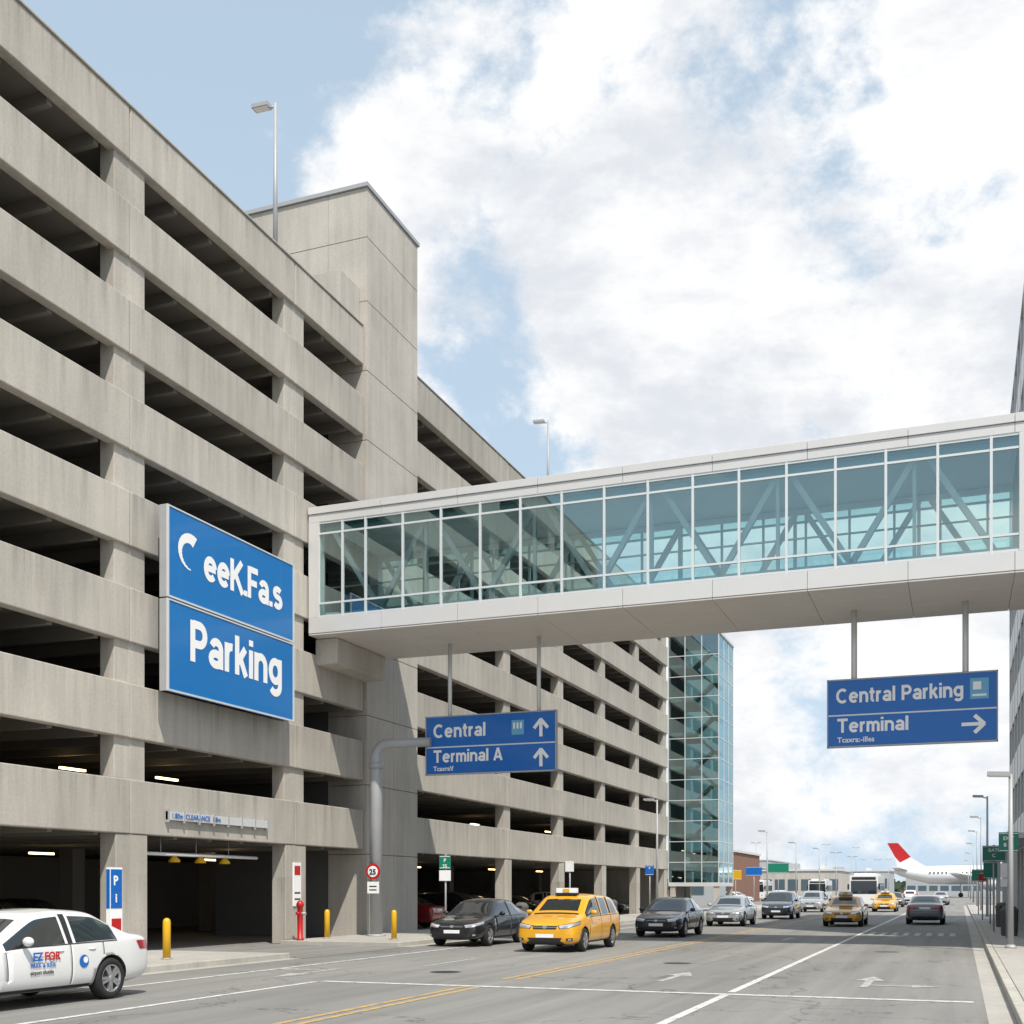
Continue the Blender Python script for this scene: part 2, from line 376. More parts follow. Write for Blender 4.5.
for (x,y,z) in((-23,21.5,5.25),(-24,27,5.25),(-23,30,5.2),(-25,22,2.9),(-28,24,2.9),(-27,29,2.9),(-24,44,5.25),(-27,38,2.9),(-25,46,2.9),(-26,54,2.9),(-25,62,2.9),(-25,70,2.9),(-24,57,5.2),(-23,66,5.2),(-30,18,2.9),(-24,34.5,2.9),(-31,27,2.9),(-24,19,2.9),(-32,22,2.9)):
    b.box(x-.05,x+.05,y-.5,y+.5,z-.06,z,'tube')
b.obj('ceiling_lights',G)
b=MB()
edges=[0,3.0,5.5,8,10.4,12.9,15.4,17.9,20.4,22.9,25.2,27.0]
for a,c in zip(edges,edges[1:]):
    b.box(-21.5,-19.9,37.3,39.38,a+.01,c-.01,'conc2'); b.box(-21.5,-19.9,39.4,41.48,a+.01,c-.01,'conc2')
    if a>20: 
        b.box(-26.5,-21.51,37.3,41.48,a+.01,c-.01,'conc2')
b.box(-26.4,-20.0,37.35,41.42,0,26.9,'seam2')
b.obj('stair_tower_panels',G,bevel=.012)
b=MB(); b.box(-26.6,-19.84,37.22,41.56,27.0,27.14,'galv'); b.obj('stair_tower_coping',G)
b=MB(); b.box(-21.4,-20.2,35.9,37.28,21.9,23.4,'conc2'); b.obj('roof_plinth',G,bevel=.01)
b=MB()
b.box(-19.97,-19.9,26.0,30.9,3.62,3.85,'alu'); 
for i in range(8): b.box(-19.99,-19.88,26.0+i*.69,26.0+i*.69+.05,3.55,3.92,'galv')
b.obj('clearance_fascia',G)
text('1.80m  CLEARANCE  1.8m',(-19.885,26.15,3.67),.2,'blue2',G,'+x')
b=MB(); b.tube([(-20.6,25.9,2.72),(-20.6,31.3,2.72)],.05,'signw',8)
for y in(26.6,28.2,29.8): b.tube([(-20.6,y,2.74),(-20.6,y,3.2)],.012,'galv',6)
for y in(27.2,28.4,29.6): b.lathe([(.03,.0),(.16,-.14),(.16,-.2)],'z',(-20.6,y,2.7),'yel',12)
b.obj('clearance_bar',G)
b=MB(); b.box(-20.02,-19.2,33.9,37.4,9.2,10.05,'conc2'); b.obj('bridge_bearing',G,bevel=.03)
# ------------------------------------------------------------------ garage signs
gs=empty('parking_garage_sign',(-19.55,25.4,0))
b=MB(); b.box(-.1,.12,0,6.15,9.47,11.85,'blue'); b.box(-.1,.12,0,6.15,7.0,9.38,'blue')
for z0,z1 in((9.47,11.85),(7.0,9.38)):
    b.box(.1,.14,-.05,.02,z0-.03,z1+.02,'mull'); b.box(.1,.14,6.13,6.2,z0-.03,z1+.02,'mull')
    b.box(.1,.14,.02,6.13,z1-.02,z1+.02,'mull'); b.box(.1,.14,.02,6.13,z0-.03,z0+.02,'mull')
    b.box(-.12,.10,-.05,-.005,z0-.03,z1+.02,'galv')
for y in(.8,5.3): b.box(-.5,-.1,y,y+.12,7.3,11.6,'galv')
b.obj('panel',gs)
lettering('eeK.Fa.s',(.125,1.55,10.28),.92,'signw',gs,'+x',sx=.97,t=.2,gap=.05)
lettering('Parking',(.125,.95,7.92),1.12,'signw',gs,'+x',sx=.97,t=.2)
b=MB()
for i in range(14):
    a=R(60+i*15);a2=R(75+i*15)
    f=lambda aa,r:(.13,.95+r*math.cos(aa)*1.1,10.85+r*math.sin(aa))
    b.quad([f(a,.5),f(a2,.5),f(a2,.5-.32*(1-i/15)),f(a,.5-.32*(1-i/15))],'signw')
b.obj('logo',gs)
# ------------------------------------------------------------------ skybridge
B=empty('pedestrian_skybridge')
XL,XR,Y0,Y1=-19.95,2.6,33.4,37.8
b=MB()
b.box(XL,XR,Y0+.02,Y1-.02,13.76,14.2,'seam2'); 
x=XL
while x<XR-.1:
    xe=min(x+2.662,XR)
    b.box(x+.005,xe-.005,Y0-.06,Y0+.02,13.74,14.0,'alu'); b.box(x+.005,xe-.005,Y0-.1,Y0+.02,14.01,14.24,'alu')
    b.box(x+.005,xe-.005,Y1-.02,Y1+.06,13.74,14.24,'alu')
    b.box(x+.005,xe-.005,Y0-.06,Y0+.02,10.12,10.62,'alu'); b.box(x+.005,xe-.005,Y1-.02,Y1+.06,10.12,10.62,'alu')
    for q in range(3):
        ya=Y0-.05+q*(Y1-Y0+.1)/3; b.box(x+.005,xe-.005,ya+.005,ya+(Y1-Y0+.1)/3-.005,10.06,10.11,'alu_l')
    x=xe
b.box(XL,XR,Y0+.02,Y1-.02,10.115,10.6,'seam2')
b.box(XL,XR,Y0+.1,Y1-.1,10.6,10.66,'white')
b.box(XL,-19.55,Y0-.06,Y0+.3,10.62,13.74,'alu'); b.box(XL,-19.55,Y1-.3,Y1+.06,10.62,13.74,'alu')
b.box(1.45,XR,Y0-.06,Y0+.3,10.62,13.74,'alu')
b.box(1.45,XR,Y1-.3,Y1+.06,10.62,13.74,'alu')
b.obj('deck_and_roof',B,bevel=.008)
mx_=[-19.55]+[-17.86+1.331*i for i in range(15)]+[1.45]
b=MB(); gb=MB()
for Y,sg in((Y0,-1),(Y1,1)):
    for i,x in enumerate(mx_[1:-1]): b.box(x-.035,x+.035,Y-.05,Y+.05,10.62,13.74,'mull')
    for z in(10.66,11.08,13.36,13.71): b.box(-19.55,1.45,Y-.04,Y+.04,z-.03,z+.03,'mull')
    extra=[-18.7]
    for x in extra: b.box(x-.035,x+.035,Y-.05,Y+.05,10.62,13.74,'mull')
    xs=sorted(mx_+extra)
    for x,xe in zip(xs,xs[1:]):
        gb.quad([(x,Y,11.08),(xe,Y,11.08),(xe,Y,13.36),(x,Y,13.36)],'glass')
        gb.quad([(x,Y+.001,13.36),(xe,Y+.001,13.36),(xe,Y+.001,13.74),(x,Y+.001,13.74)],'glassband')
        gb.quad([(x,Y+.001,10.62),(xe,Y+.001,10.62),(xe,Y+.001,11.08),(x,Y+.001,11.08)],'glassband')
b.obj('mullions',B); gb.obj('glazing',B)
b=MB()
for Y in(Y0+.35,Y1-.35):
    b.box(-19.5,1.45,Y-.07,Y+.07,13.5,13.66,'white'); b.box(-19.5,1.45,Y-.07,Y+.07,10.68,10.84,'white')
    x=-19.2; up=False; n=0
    while x<.5:
        xe=x+1.331*1.25
        b.beam((x,Y,13.5 if not up else 10.8),(xe,Y,10.8 if not up else 13.5),.16,'white')
        x=xe; up=not up; n+=1
        if n%2==0: 
            b.box(x-.05,x+.05,Y-.051,Y+.051,10.8,13.5,'white'); x+=.35
    b.tube([(-19.5,Y-.3*(1 if Y>35 else -1),11.75),(1.4,Y-.3*(1 if Y>35 else -1),11.75)],.03,'galv',8)
b.box(-19.5,1.45,Y0+.3,Y1-.3,13.68,13.74,'white')
b.obj('truss',B)
# ------------------------------------------------------------------ hanging direction signs
def dirsign(x0,x1,z0,z1,ys,name):
    e=empty(name,(x0,ys,z0)); w=x1-x0; h=z1-z0; zm=h*.47; b=MB()
    b.box(0,w,-.07,.07,0,zm-.025,'blue2'); b.box(0,w,-.07,.07,zm+.025,h,'blue2'); b.box(.01,w-.01,-.05,.05,zm-.03,zm+.03,'signw')
    for q in((0,w,-.02,.02),(0,w,h-.02,h+.02)): b.box(q[0]-.02,q[1]+.02,-.085,.085,q[2],q[3],'galv')
    b.box(-.03,.005,-.085,.085,-.02,h+.02,'galv'); b.box(w-.005,w+.03,-.085,.085,-.02,h+.02,'galv')
    b.obj('panel',e); return e,w,h,zm
YS=36.2
e,w,h,zm=dirsign(-17.0,-12.35,5.64,7.6,YS,'direction_sign')
lettering('Central',(.27,-.07,zm+.32),.46,'signw',e); lettering('Terminal A',(.27,-.07,.40),.42,'signw',e); text('Tcaxra\\f',(.27,-.08,.12),.22,'signw',e,bold=.02)
b=MB()
def uparrow(b,x,z,s):
    b.box(x-.055*s,x+.055*s,-.082,-.071,z-.28*s,z+.2*s,'signw')
    b.beam((x-.24*s,-.0765,z),(x+.01,-.0765,z+.3*s),.012,'signw',.11*s); b.beam((x+.24*s,-.0785,z),(x-.01,-.0785,z+.3*s),.012,'signw',.11*s)
uparrow(b,w-.5,zm+.48,1); uparrow(b,w-.5,.42,1)
b.box(3.12,3.55,-.08,-.071,zm+.3,zm+.78,'lblue'); 
for i in range(3): b.box(3.18+i*.12,3.24+i*.12,-.084,-.08,zm+.5,zm+.7,'signw')
b.obj('arrows',e)
b=MB()
for xx in(.85,4.05): b.tube([(xx,0,h),(xx,0,10.06-5.64)],.07,'mull',10)
b.obj('hanger_rods',e)
e,w,h,zm=dirsign(-3.7,.99,6.0,8.0,YS-.01,'direction_sign')
lettering('Central Parking',(.24,-.07,zm+.36),.44,'signw',e,sx=.92); lettering('Terminal',(.27,-.07,.42),.42,'signw',e); text('Tcaxra:-illes',(.27,-.08,.13),.22,'signw',e,bold=.02)
b=MB(); z=.5
b.box(w-.95,w-.4,-.082,-.071,z-.05,z+.05,'signw'); b.beam((w-.6,-.0765,z+.25),(w-.33,-.0765,z-.01),.012,'signw',.11); b.beam((w-.6,-.0785,z-.25),(w-.33,-.0785,z+.01),.012,'signw',.11)
b.box(w-.72,w-.22,-.08,-.071,zm+.28,zm+.88,'lblue'); b.box(w-.64,w-.42,-.084,-.08,zm+.55,zm+.78,'signw'); b.box(w-.66,w-.28,-.084,-.08,zm+.36,zm+.42,'signw')
b.obj('arrows',e)
b=MB()
for xx in(.75,3.85): b.tube([(xx,0,h),(xx,0,10.06-6.0)],.085,'mull',10)
b.obj('hanger_rods',e)
e=empty('sign_post',(-18.8,35.9,0)); b=MB()
pts=[(0,0,.1),(0,0,6.3)]+[(.45-.45*math.cos(R(a)),0,6.3+.45*math.sin(R(a))) for a in(20,40,60,80,90)]+[(2.0,.15,6.75)]
b.tube(pts,[.22,.21]+[.17]*4+[.16]*2,'galv',18); b.lathe([(.34,.13),(.34,.17),(.24,.2)],'z',(0,0,0),'galv',16)
b.lathe([(.25,5.9),(.25,6.1)],'z',(0,0,0),'galv',18)
b.obj('post',e)
b=MB(); b.lathe([(.27,-.02),(.27,.02)],'y',(.02,-.26,2.35),'red',24); b.lathe([(.19,-.03),(.19,.0)],'y',(.02,-.26,2.35),'signw',24)
b.box(-.2,.24,-.27,-.24,1.6,2.0,'signw'); b.box(-.12,.16,-.275,-.27,1.7,1.74,'dark'); b.box(-.12,.16,-.275,-.27,1.82,1.86,'dark'); b.obj('speed_limit_plate',e); text('25',(.02,-.3,2.25),.26,'dark',e,align='CENTER',bold=.03)
# ------------------------------------------------------------------ glass tower
T=empty('glass_stair_tower'); x0,x1,y0,y1=-20.0,-16.3,84.2,89.8; zt=20.3
b=MB(); g=MB()
nx,ny=3,3
zs=[2.2+i*(zt-2.2)/12 for i in range(13)]
for z in zs:
    b.box(x0,x1+.04,y0-.03,y0+.03,z-.025,z+.025,'mull'); b.box(x1-.03,x1+.03,y0+.03,y1,z-.025,z+.025,'mull')
for i in range(nx+1): x=x0+(x1-x0)*i/nx; b.box(x-.03,x+.03,y0-.04,y0+.04,2.2,zt,'mull')
for i in range(1,ny+1): y=y0+(y1-y0)*i/ny; b.box(x1-.04,x1+.04,y-.03,y+.03,2.2,zt,'mull')
b.box(x0,x1+.1,y0-.1,y1+.1,zt,zt+.18,'alu'); b.box(x0,x1+.05,y0-.05,y1,1.95,2.2,'alu')
for x in(x0+.3,x1-.2):
    for y in(y0+.2,y1-.2): b.box(x-.18,x+.18,y-.18,y+.18,0,2,'conc2')
for i in range(nx): 
    xa=x0+(x1-x0)*i/nx; xb=x0+(x1-x0)*(i+1)/nx; g.quad([(xa,y0,2.2),(xb,y0,2.2),(xb,y0,zt),(xa,y0,zt)],'glassT')
g.quad([(x1,y0,2.2),(x1,y1,2.2),(x1,y1,zt),(x1,y0,zt)],'glassT'); g.quad([(x0,y1,2.2),(x1,y1,2.2),(x1,y1,zt),(x0,y1,zt)],'glassT')
b.obj('mullions',T); g.obj('glazing',T)
b=MB()
for k in range(8):
    z=3.2+2.48*k
    if z<20: b.box(x0+.1,x0+1.6,y0+.2,y1-.2,z-.12,z+.12,'conc2')
    if z+1.24<20:
        b.beam((x0+1.6,y0+1.6,z),(x1-.7,y0+1.6,z+1.24),1.0,'conc2',.14); b.beam((x0+1.6,y0+3.2,z+2.48),(x1-.7,y0+3.2,z+1.24),1.0,'conc2',.14)
        b.box(x1-.7,x1-.3,y0+1.0,y0+3.9,z+1.14,z+1.26,'conc2')
b.box(x0-.05,x0+.05,y0+.1,y1,0,zt,'slab')
b.obj('stairs',T)
# ------------------------------------------------------------------ right terminal building
TB=empty('terminal_building'); b=MB(); 
BX=2.5;BY0,BY1,BHt=41.0,68.0,27.0
b.box(BX+.15,25,BY0,BY1-.05,0,BHt-.2,'fargl')
b.box(BX-.02,25,BY0-.02,BY1,BHt-.2,BHt,'alu')
z=3.5
while z<BHt-1:
    b.box(BX,BX+.3,BY0,BY1,z,z+1.5,'alu'); z+=3.3
y=BY0
while y<=BY1:
    b.box(BX-.02,BX+.3,y-.12,y+.12,0,BHt-.2,'alu'); y+=3.0
b.box(BX-.01,25,BY1-.04,BY1+.3,0,BHt-.2,'alu')
b.box(BX-.01,25,BY0-.3,BY0-.03,0,BHt,'conc2')
b.box(2.61,25,33.0,38.2,9.5,14.6,'alu'); b.box(4,25,33.2,40.6,0,9.5,'conc2'); b.box(1.7,2.45,46,66,3.6,3.8,'alu')
for y in(46.5,56,65.5): b.box(1.75,1.95,y-.1,y+.1,.13,3.6,'alu')
b.obj('facade',TB)
# ------------------------------------------------------------------ lamps
def lamp(name,x,y,z0,z1,arm=.9,double=False,r=.07,side=-1):
    e=empty(name,(x,y,z0)); b=MB(); h=z1-z0
    b.tube([(0,0,0),(0,0,h)],[r*1.2,r*.75],'galv',10); b.lathe([(r*2.2,0),(r*2.2,.04),(r*1.3,.1)],'z',(0,0,0),'galv',10)
    for sgn in((side,-side) if double else (side,)):
        b.tube([(0,0,h-.12),(sgn*arm*.6,0,h-.02)],.035,'galv',8)
        b.beam((sgn*arm*.35,0,h),(sgn*(arm*.35+.6),0,h+.03),.3,'galv',.12)
        b.beam((sgn*arm*.4,0,h-.065),(sgn*(arm*.35+.55),0,h-.04),.22,'signw',.02)
    b.obj('pole_and_head',e); return e
lamp('street_lamp',-20.55,32.3,21.5,27.0,.6)
lamp('street_lamp',-20.65,59.2,21.5,26.9,.6)
for y,t in((107,7),(127,6.7),(149,6.8),(170,6.9),(196,7),(225,7.2),(260,8),(300,9)): lamp('street_lamp',-16.3,y,.0,t,.6,double=(y%2==0))
for x,y,t in((-40,140,9),(-52,190,10),(-34,210,10),(-26,250,11),(-60,260,12),(-24,300,12),(8,330,13)): lamp('street_lamp',x,y,0,t,.8,True)
for y in(74,95,118,150,190,240): lamp('street_lamp',1.5,y,.0,7.2,.6)
lamp('street_lamp',-16.3,65.8,.13,6.9,.5)
lamp('street_lamp',1.3,34.8,.13,4.9,.0)
# ------------------------------------------------------------------ post signs
def postsign(name,x,y,h,w,hh,k,txt=None,r=.035,extra=None,ts=.17):
    e=empty(name,(x,y,.13)); b=MB(); b.tube([(0,0,0),(0,0,h)],r,'galv',8)
    b.box(-w/2,w/2,-r-.03,-r-.005,h-hh,h-.03,k); b.box(-w/2+.02,w/2-.02,-r-.034,-r-.03,h-hh+.03,h-hh+.05,'signw'); b.box(-w/2+.02,w/2-.02,-r-.034,-r-.03,h-.08,h-.06,'signw')
    if extra: b.box(-w/2,w/2,-r-.03,-r-.005,h-hh-extra,h-hh-.04,'signw')
    b.obj('post_and_plate',e)
    if txt: 
        for i,t in enumerate(txt.split('|')): text(t,(0,-r-.036,h-.26-i*.2),ts,'signw',e,align='CENTER',bold=.02)
    return e
postsign('traffic_sign',-16.4,36.4,2.8,.42,.5,'green','P|25',extra=.4)
postsign('traffic_sign',1.36,38.0,3.35,.55,.62,'green','EXIT|B 12',ts=.15)
postsign('traffic_sign',1.2,48,3.3,.8,.65,'green','GATE|C')
postsign('traffic_sign',1.45,42,2.5,.4,.5,'signw',extra=.3)
postsign('traffic_sign',1.3,58,2.9,.6,.8,'green')
postsign('traffic_sign',1.1,66,2.5,.4,.5,'red')
postsign('traffic_sign',1.1,80,2.9,.8,.8,'green')
postsign('traffic_sign',-16.4,64.5,3.0,.5,.6,'blue2','P')
postsign('traffic_sign',-16.4,50,2.9,.4,.5,'signw')
postsign('traffic_sign',-17.2,96,3.2,1.0,.8,'yel')
postsign('traffic_sign',-17.0,104,3.6,1.4,.8,'blue2')
postsign('traffic_sign',-16.6,116,4.2,2.0,1.0,'green')
e=empty('information_sign',(-19.3,23.15,.13)); b=MB(); b.box(-.06,.06,-.22,.22,0,2.15,'signw'); b.box(.06,.07,-.20,.20,1.15,2.1,'blue2')
b.box(-.05,.05,-.23,-.221,1.15,2.1,'blue2'); b.box(-.1,.1,-.27,.27,0,.08,'galv'); b.box(.06,.07,-.17,.17,.6,.9,'red'); b.obj('panel',e); text('P',(.075,-.12,1.72),.32,'signw',e,'+x',.03); text('i',(.075,-.05,1.3),.3,'signw',e,'+x',.03)
for (x,y) in((-17.1,22.3),(-19.4,33.6),(-16.9,33.5)):
    e=empty('bollard',(x,y,.13)); b=MB(); b.lathe([(.09,0),(.09,.85),(.075,.91),(.04,.945),(.005,.95)],'z',(0,0,0),'yel',16); b.lathe([(.13,0),(.13,.03)],'z',(0,0,0),'galv',16); b.obj('post',e)
for (x,y) in((1.6,44),(1.7,54),(-17.6,47),(-17.6,61)):
    e=empty('trash_bin',(x,y,.13)); b=MB(); b.lathe([(.24,0),(.27,.05),(.29,.8),(.30,.82),(.30,.9),(.2,1.02),(.05,1.05)],'z',(0,0,0),'seam2',18)
    b.box(-.12,.12,-.305,-.27,.82,.9,'dark'); b.obj('bin_body',e)
e=empty('railing',(1.9,47,.13)); b=MB()
for i in range(9): b.tube([(0,i*1.5,0),(0,i*1.5,1.0)],.025,'galv',6)
for z in(.5,1.0): b.tube([(0,0,z),(0,12,z)],.022,'galv',6)
b.obj('rails',e)
e=empty('fire_standpipe',(-19.45,32.0,.13)); b=MB(); b.lathe([(.12,0),(.12,.06),(.09,.08),(.09,1.05),(.12,1.08),(.12,1.16),(.07,1.24),(.01,1.27)],'z',(0,0,0),'red',14)
b.lathe([(.05,-.2),(.05,.2)],'y',(0,0,.85),'red',10); b.lathe([(.05,.0),(.05,.2)],'x',(0,0,.85),'galv',10); b.obj('pipe',e)
b=MB(); b.box(-20.03,-19.99,32.5,32.95,1.2,2.6,'signw'); b.box(-19.99,-19.985,32.55,32.9,2.2,2.5,'red'); b.box(-19.99,-19.985,32.55,32.9,1.4,1.45,'dark');b.box(-19.99,-19.985,32.55,32.9,1.6,1.65,'dark'); b.obj('notice_board')
b=MB(); b.box(-21.3,-21.25,18.9,19.9,2.3,2.75,'red'); b.box(-21.25,-21.245,19.0,19.8,2.45,2.6,'signw'); b.obj('garage_entry_sign')
# ------------------------------------------------------------------ vehicles
def station_mesh(kind):
    if kind=='sedan':
        L=4.65
        st=[(0,.32,.58,.60,.66,.62,.4,0),(.06,.22,.66,.69,.78,.73,.5,0),(.3,.2,.72,.785,.87,.80,.6,0),(.75,.2,.77,.86,.895,.82,.62,0),(1.2,.2,.83,.93,.905,.84,.64,0),
            (1.32,.2,.86,.96,.905,.845,.66,0),(2.06,.2,.90,1.385,.91,.855,.60,1),(2.2,.2,.905,1.425,.91,.86,.60,1),(2.66,.2,.915,1.46,.91,.86,.61,1),(2.74,.2,.915,1.462,.91,.86,.61,1),
            (3.3,.2,.93,1.435,.91,.86,.60,1),(3.46,.2,.935,1.405,.91,.86,.59,1),(3.76,.2,.94,1.27,.905,.855,.60,1),(4.06,.21,.95,1.09,.90,.85,.64,0),(4.2,.22,.955,1.05,.89,.84,.64,0),(4.54,.26,.95,1.03,.84,.79,.58,0),(4.61,.3,.87,.92,.79,.73,.5,0),(4.65,.38,.72,.74,.72,.68,.4,0)]
        win=(5,6,7,9,10,11); gl=(5,11,12); fa,ra=.9,3.58; seams=[(1.42,.42,.84),(2.70,.3,.9),(3.42,.72,.92)]
    elif kind=='van':
        L=4.75
        st=[(0,.32,.64,.66,.68,.64,.4,0),(.06,.22,.74,.77,.80,.74,.5,0),(.28,.2,.83,.89,.88,.81,.6,0),(.65,.2,.89,.975,.905,.83,.62,0),(.95,.2,.93,1.04,.915,.85,.64,0),
            (1.05,.2,.95,1.08,.915,.85,.66,0),(1.85,.2,.98,1.55,.92,.86,.64,1),(2.0,.2,.985,1.59,.92,.86,.645,1),(2.45,.2,.99,1.63,.92,.865,.65,1),(2.53,.2,.99,1.63,.92,.865,.65,1),
            (3.4,.2,1.01,1.61,.92,.865,.645,1),(3.5,.2,1.01,1.605,.92,.865,.645,1),(4.25,.22,1.03,1.56,.91,.86,.63,1),(4.38,.23,1.03,1.5,.90,.85,.62,1),(4.62,.26,1.0,1.1,.87,.82,.62,0),(4.72,.3,.9,.96,.82,.76,.5,0),(4.75,.4,.74,.78,.74,.7,.4,0)]
        win=(5,6,7,9,11); gl=(5,13); fa,ra=.9,3.65; seams=[(1.38,.42,.93),(2.49,.3,.97),(3.45,.72,1.0)]
    bm=bmesh.new(); rings=[]
    for (s,zb,bl,tp,wm,wb,wt,cab) in st:
        mid=(zb+bl)/2+.06
        if cab or tp-bl>.3: q5=(wt+.05,tp-.085); q6=(wt-.07,tp-.02)
        else: q5=(wb-.035,bl+(tp-bl)*.45); q6=(wb-.14,bl+(tp-bl)*.85)
        hf=[(0,zb),(wm*.82,zb),(wm*.985,zb+.1),(wm,mid),(wb+.015,bl-.035),(wb,bl),q5,q6,(0,tp)]
        pts=hf+[(-x,z) for x,z in hf[-2:0:-1]]
        rings.append([bm.verts.new((x,s,z)) for x,z in pts])
    n=len(rings[0])
    for ri,(a,b2) in enumerate(zip(rings,rings[1:])):
        for q in range(n):
            f=bm.faces.new([a[q],a[(q+1)%n],b2[(q+1)%n],b2[q]]); f.smooth=True
            k=q if q<8 else n-1-q
            mi=0
            if k==5 and ri in win: mi=1
            if k==7 and ri in gl: mi=1
            if k<=0: mi=2
            f.material_index=mi
    for rg in(rings[0],rings[-1]):
        f=bm.faces.new(rg); f.smooth=True
    cl=bm.edges.layers.float.get('crease_edge') or bm.edges.layers.float.new('crease_edge')
    for ri in range(len(rings)-1):
        for q,cv in((5,.6),(n-5,.6),(6,.3),(n-6,.3)):
            e=bm.edges.get((rings[ri][q],rings[ri+1][q])); e[cl]=cv
    bmesh.ops.recalc_face_normals(bm,faces=bm.faces)
    me=bpy.data.meshes.new('body_'+kind); bm.to_mesh(me); bm.free()
    for k in('white','carglass','dark'): me.materials.append(M[k])
    o=bpy.data.objects.new('tmp',me); col.objects.link(o)
    ss=o.modifiers.new('s','SUBSURF'); ss.levels=2; ss.render_levels=2
    cut=[]
    b=MB()
    for s in(fa,ra):
        for sx in(-1,1): b.lathe([(.375,-.2),(.375,.2)],'x',(sx*.86,s,.335),'darkseam',28)
    c=b.obj('cut'); cut.append(c)
    b=MB()
    for s,z0,z1 in seams:
        for sx in(-1,1): b.box(min(sx*.8,sx*1.1),max(sx*.8,sx*1.1),s-.007,s+.007,z0,z1,'darkseam')
    c2=b.obj('cut2'); cut.append(c2)
    for c in cut:
        md=o.modifiers.new('b','BOOLEAN'); md.object=c; md.operation='DIFFERENCE'; md.solver='EXACT'
        try: md.material_mode='TRANSFER'
        except: pass
    bpy.context.view_layer.update()
    dg=bpy.context.evaluated_depsgraph_get(); ev=o.evaluated_get(dg); nm=bpy.data.meshes.new_from_object(ev)
    bpy.data.objects.remove(o)
    for c in cut: bpy.data.objects.remove(c)
    if len(nm.polygons)<100: nm=me
    # fitted parts, projected on to the body surface
    bv=BVHTree.FromPolygons([v.co.copy() for v in nm.vertices],[tuple(p.vertices) for p in nm.polygons])
    pb=MB()
    def patch(d,cor,k,nu=10,nv=4,off=.006):
        d=Vector(d).normalized(); A,Bc,C,Dd=[Vector(c) for c in cor]; g=[]; i=pb.mi(k)
        for v_ in range(nv+1):
            row=[]
            for u_ in range(nu+1):
                u=u_/nu; w=v_/nv; p=(A*(1-u)+Bc*u)*(1-w)+(Dd*(1-u)+C*u)*w
                h=bv.ray_cast(p-d*1.5,d)
                if h[0] is None or (h[0]-p).length>.6: row.append(None)
                else: row.append(pb.bm.verts.new(h[0]+(h[1] if h[1].dot(d)<0 else -h[1])*off-d*.002))
            g.append(row)
        for v_ in range(nv):
            for u_ in range(nu):
                q=[g[v_][u_],g[v_][u_+1],g[v_+1][u_+1],g[v_+1][u_]]
                if all(q): f=pb.bm.faces.new(q); f.material_index=i; f.smooth=True
    dz=0 if kind=='sedan' else .085
    for s in(-1,1):
        dh=(-.6*s,.8,0)
        patch(dh,[(s*.40,0,.665+dz),(s*.86,.60,.785+dz),(s*.87,.52,.68+dz),(s*.44,0,.565+dz)],'dark',12,5,.004)
        patch(dh,[(s*.43,0,.655+dz),(s*.855,.55,.765+dz),(s*.865,.49,.69+dz),(s*.46,0,.578+dz)],'lens',12,5,.008)
        patch(dh,[(s*.52,.05,.64+dz),(s*.62,.18,.66+dz),(s*.62,.18,.60+dz),(s*.52,.05,.585+dz)],'rim',4,3,.012)
        patch(dh,[(s*.60,.05,.40),(s*.74,.15,.41),(s*.74,.15,.33),(s*.60,.05,.33)],'dark',4,3,.006)
        patch(dh,[(s*.63,.08,.385),(s*.70,.13,.39),(s*.70,.13,.35),(s*.63,.08,.345)],'lens',4,3,.012)
        dt=(-.6*s,-.8,0)
        if kind=='sedan': patch(dt,[(s*.40,L,.90),(s*.85,L-.42,.91),(s*.87,L-.33,.77),(s*.46,L,.76)],'tail',12,4,.008)
        else: patch(dt,[(s*.66,L,1.10),(s*.87,L-.3,1.2),(s*.88,L-.25,.80),(s*.60,L,.80)],'tail',8,8,.008)
        bp_=seams[1][0]; bz=.925 if kind=='sedan' else 1.0; tz=1.365 if kind=='sedan' else 1.53
        patch((-s,0,0),[(s,bp_-.06,tz),(s,bp_+.06,tz),(s,bp_+.05,bz),(s,bp_-.05,bz)],'dark',3,6,.004)
        if kind=='van': patch((-s,0,0),[(s,3.37,1.51),(s,3.53,1.51),(s,3.53,1.03),(s,3.37,1.03)],'dark',3,6,.004)
        y1_=3.75 if kind=='sedan' else 4.25
        patch((-s,0,0),[(s,1.5,bz-.025),(s,y1_,bz+.015),(s,y1_,bz-.0),(s,1.5,bz-.04)],'dark',16,1,.004)
        patch((-s,0,0),[(s,1.32,.29),(s,3.15,.29),(s,3.15,.22),(s,1.32,.22)],'dark',12,2,.004)
    patch((0,1,0),[(-.36,0,.655+dz),(.36,0,.655+dz),(.33,0,.56+dz),(-.33,0,.56+dz)],'dark',12,3,.006)
    patch((0,1,0),[(-.36,0,.615+dz),(.36,0,.615+dz),(.355,0,.60+dz),(-.355,0,.60+dz)],'rim',12,1,.014)
    patch((0,1,0),[(-.06,0,.64+dz),(.06,0,.64+dz),(.04,0,.575+dz),(-.04,0,.575+dz)],'rim',3,2,.018)
    patch((0,1,0),[(-.50,0,.41),(.50,0,.41),(.42,0,.29),(-.42,0,.29)],'dark',12,3,.006)
    patch((0,1,0),[(-.26,0,.515),(.26,0,.515),(.26,0,.415),(-.26,0,.415)],'signw',4,2,.012)
    hz=1.22 if kind=='sedan' else .97
    patch((0,0,-1),[(-.66,hz,1),(.66,hz,1),(.66,hz+.09,1),(-.66,hz+.09,1)],'dark',14,2,.003)
    pz=.87 if kind=='sedan' else .86
    patch((0,-1,0),[(-.26,L,pz),(.26,L,pz),(.26,L,pz-.11),(-.26,L,pz-.11)],'signw',4,2,.01)
    patch((0,-1,0),[(-.62,L,.40),(.62,L,.40),(.55,L,.28),(-.55,L,.28)],'dark',12,3,.006)
